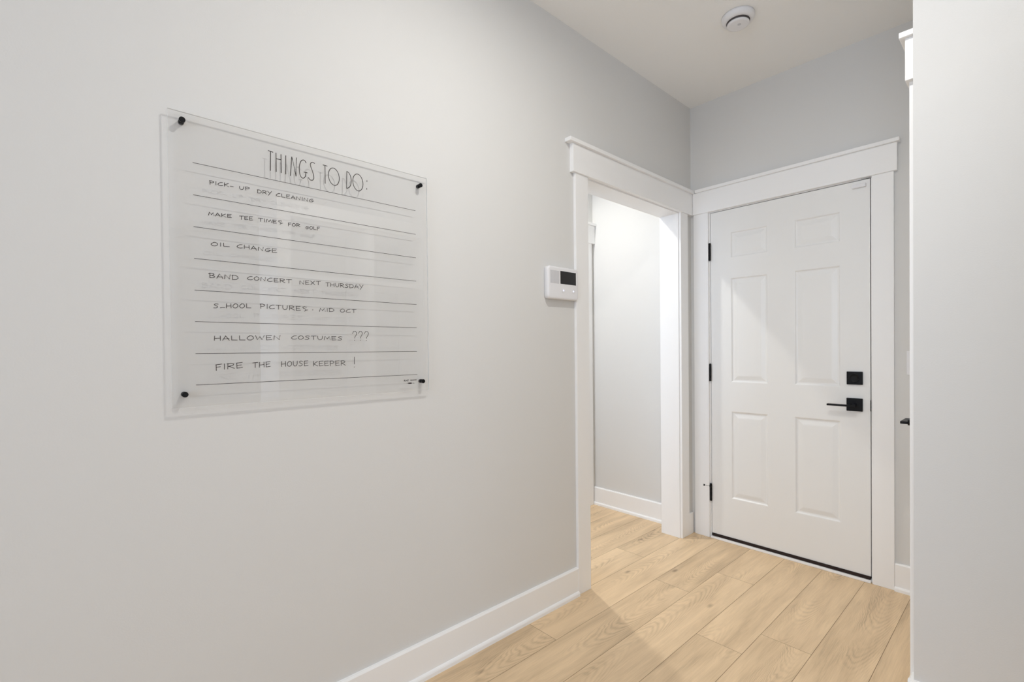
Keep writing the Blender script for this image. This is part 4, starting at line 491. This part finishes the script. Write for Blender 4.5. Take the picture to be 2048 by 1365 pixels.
says = ['PICK- UP DRY CLEANING', 'MAKE TEE TIMES FOR GOLF', 'OIL CHANGE', 'BAND CONCERT NEXT THURSDAY', 'SCHOOL PICTURES - MID OCT', 'HALLOWEN COSTUMES ? ? ?', 'FIRE THE HOUSE KEEPER !']
for words, sy in zip(INK['lines'], says):
    for st, w in zip(words, sy.split()): ribbon(st, 0.0016, 'handwritten_word', M_INK, 'handwritten ' + w)
for z in (1.6952, 1.6108, 1.5272, 1.4437, 1.3605, 1.2774, 1.1928, 1.1100):
    ribbon([[(-2.7252, z), (-2.0572, z)]], 0.0014, 'ruled_line', M_RULE)
for w in INK['mark']: ribbon(w, 0.0013, 'maker_mark', M_INK, 'tiny printed maker name in the lower right corner')
ribbon(INK['bar'], 0.0040, 'maker_mark_bar', M_INK); 
for w in INK['thin']: ribbon([w], 0.0012, 'maker_mark_line', M_INK)

# ---------------------------------------------------------------- alarm keypad
kp = empty('alarm_keypad', (0, -1.275, 1.428)); tag(kp, 'white alarm keypad with a small dark screen beside the open doorway casing', 'alarm panel')
def rrect(y0, y1, z0, z1, r, n=6):
    o = []
    for cy, cz, a0 in ((y1-r, z1-r, 0), (y0+r, z1-r, 90), (y0+r, z0+r, 180), (y1-r, z0+r, 270)):
        for k in range(n+1):
            a = math.radians(a0 + 90 * k / n); o.append((cy + r * math.cos(a), cz + r * math.sin(a)))
    return o
KY0, KY1, KZ0, KZ1 = -1.3805, -1.1705, 1.4275, 1.5770
bm = bmesh.new()
lv = [(0.0005, 0.004), (0.003, 0.001), (0.022, 0.0), (0.0265, 0.0015), (0.0285, 0.0045), (0.029, 0.010)]
rings = []
for x, ins in lv: rings.append([bm.verts.new((x, y, z)) for y, z in rrect(KY0+ins, KY1-ins, KZ0+ins, KZ1-ins, max(0.004, 0.016-ins*0.6))])
for a, b in zip(rings, rings[1:]):
    for k in range(len(a)): bm.faces.new((a[k], a[(k+1) % len(a)], b[(k+1) % len(a)], b[k])).smooth = True
bm.faces.new(rings[0]); bm.faces.new(rings[-1])
mb = MB(); mb.bm.free(); mb.bm = bm; bmesh.ops.recalc_face_normals(bm, faces=bm.faces[:]); mb.build('body', M_PLASTIC, kp)
MB().box(0.0288, 0.0296, -1.2990, -1.1890, 1.4992, 1.5586, 0.0003).build('screen', M_SCREEN, kp)['label'] = 'dark rectangular screen'
g = MB()
for k in range(15): g.box(0.0287, 0.0295, -1.3665 + k*0.0040, -1.3665 + k*0.0040 + 0.0026, 1.4980, 1.5570)
g.build('speaker_grille', M_GRILLE, kp)
for y in (-1.2790, -1.2085):
    bt = MB().lathe([(0.0105, 0.0288), (0.0105, 0.0298), (0.0095, 0.0302)], (0, y, 1.4685), 'X', 28).build('button', M_PLASTIC, kp)
    MB().lathe([(0.0035, 0.0300), (0.0035, 0.0305)], (0, y, 1.4695), 'X', 16).build('button_light', M_LED, kp, bt)['label'] = 'small lit blue-white indicator'

# ---------------------------------------------------------------- smoke detector
SX, SY = 0.571, -0.651
sd = empty('smoke_detector', (SX, SY, H)); tag(sd, 'round white smoke detector on the ceiling in front of the door', 'smoke detector')
MB().lathe([(0.071, -0.0004), (0.0715, -0.010), (0.070, -0.016), (0.064, -0.024), (0.057, -0.0275), (0.053, -0.0275)], (SX, SY, H), 'Z', 64).build('base', M_PLASTIC, sd)
MB().lathe([(0.0505, -0.0277), (0.0470, -0.0345)], (SX, SY, H), 'Z', 64).build('vent_slot', M_SLOT, sd)['label'] = 'dark air slot ring'
c = MB().lathe([(0.0475, -0.0347), (0.0480, -0.0385), (0.0455, -0.0425), (0.040, -0.0440)], (SX, SY, H), 'Z', 64).build('cover', M_PLASTIC, sd)
MB().lathe([(0.0075, -0.0438), (0.0075, -0.0450)], (SX + 0.008, SY - 0.006, H), 'Z', 24).build('test_button', M_GRILLE, sd, c)

# ---------------------------------------------------------------- light switch beside the door
ls = empty('light_switch', (1.1252, 0, 1.114)); tag(ls, 'white light switch plate half hidden by the partition corner', 'light switch')
p = MB().box(1.0903, 1.1603, -0.0055, -0.0003, 1.0565, 1.1710, 0.0016).build('wall_plate', M_PLASTIC, ls)
MB().box(1.1087, 1.1417, -0.0085, -0.0050, 1.0800, 1.1475, 0.001).build('rocker', M_PLASTIC, ls)

# ---------------------------------------------------------------- built-in lockers, seen mirrored in the board
LX0, LX1, LY0, LY1 = 1.63, 2.02, -2.045, PY - 0.0004
lk = empty('mudroom_locker', ((LX0 + LX1) / 2, (LY0 + LY1) / 2, 0)); tag(lk, 'white built-in cubby lockers mirrored faintly in the clear board', 'locker')
MB().box(LX0, LX1, LY0, LY0 + 0.08, 0, 2.14, 0.0015).build('end_panel', M_TRIM, lk)
MB().box(LX0, LX1, LY1 - 0.02, LY1, 0, 2.14, 0.0015).build('end_panel', M_TRIM, lk)
MB().box(LX0, LX1, -1.456, -1.411, 0.47, 2.04, 0.0015).build('divider', M_TRIM, lk)
MB().box(LX0 - 0.002, LX1, LY0 + 0.0802, LY1 - 0.0202, 2.0402, 2.14, 0.0015).build('header_board', M_TRIM, lk)
for a, c in ((LY0 + 0.0802, -1.4562), (-1.4108, LY1 - 0.0202)):
    MB().box(LX0 + 0.004, LX1 - 0.02, a, c, 1.655, 1.690, 0.0015).build('shelf', M_TRIM, lk)
    MB().box(LX1 - 0.0198, LX1 - 0.002, a, c, 0.4702, 2.04).build('back_board', M_WALL, lk)
MB().box(LX0 - 0.02, LX1, LY0 + 0.0802, LY1 - 0.0202, 0.43, 0.4698, 0.0015).build('bench_seat', M_TRIM, lk)
MB().box(LX0 + 0.02, LX1, LY0 + 0.0802, LY1 - 0.0202, 0.0, 0.4298).build('bench_base', M_TRIM, lk)

# ---------------------------------------------------------------- flush downlights
def downlight(x, y, power, label, dia=0.10, color=WARM, spread=math.pi):
    r = empty('ceiling_downlight', (x, y, H)); tag(r, label, 'ceiling light', 'flush round downlights')
    MB().lathe([(dia/2 + 0.012, -0.0004), (dia/2 + 0.012, -0.004), (dia/2 + 0.004, -0.008), (dia/2, -0.008)], (x, y, H), 'Z', 48).build('trim_ring', M_TRIM, r)
    MB().lathe([(dia/2 - 0.001, -0.0082), (dia/2 - 0.001, -0.0092)], (x, y, H), 'Z', 48).build('lens', M_LENS, r)
    area_light('downlight_lamp', (x, y, H - 0.011), (x, y, 0), 'DISK', dia * 0.75, 0, power, color, spread)
downlight(1.0, -1.96, 11.5, 'flush downlight above the space in front of the clear board', spread=math.radians(175))
downlight(-0.68, -0.77, 8.8, 'flush downlight in the passage beyond the cased opening', dia=0.08, spread=math.radians(135))
downlight(2.6, -3.2, 2.5, 'unseen flush downlight added behind the camera as fill')  # lamp added out of view to raise the ambient light
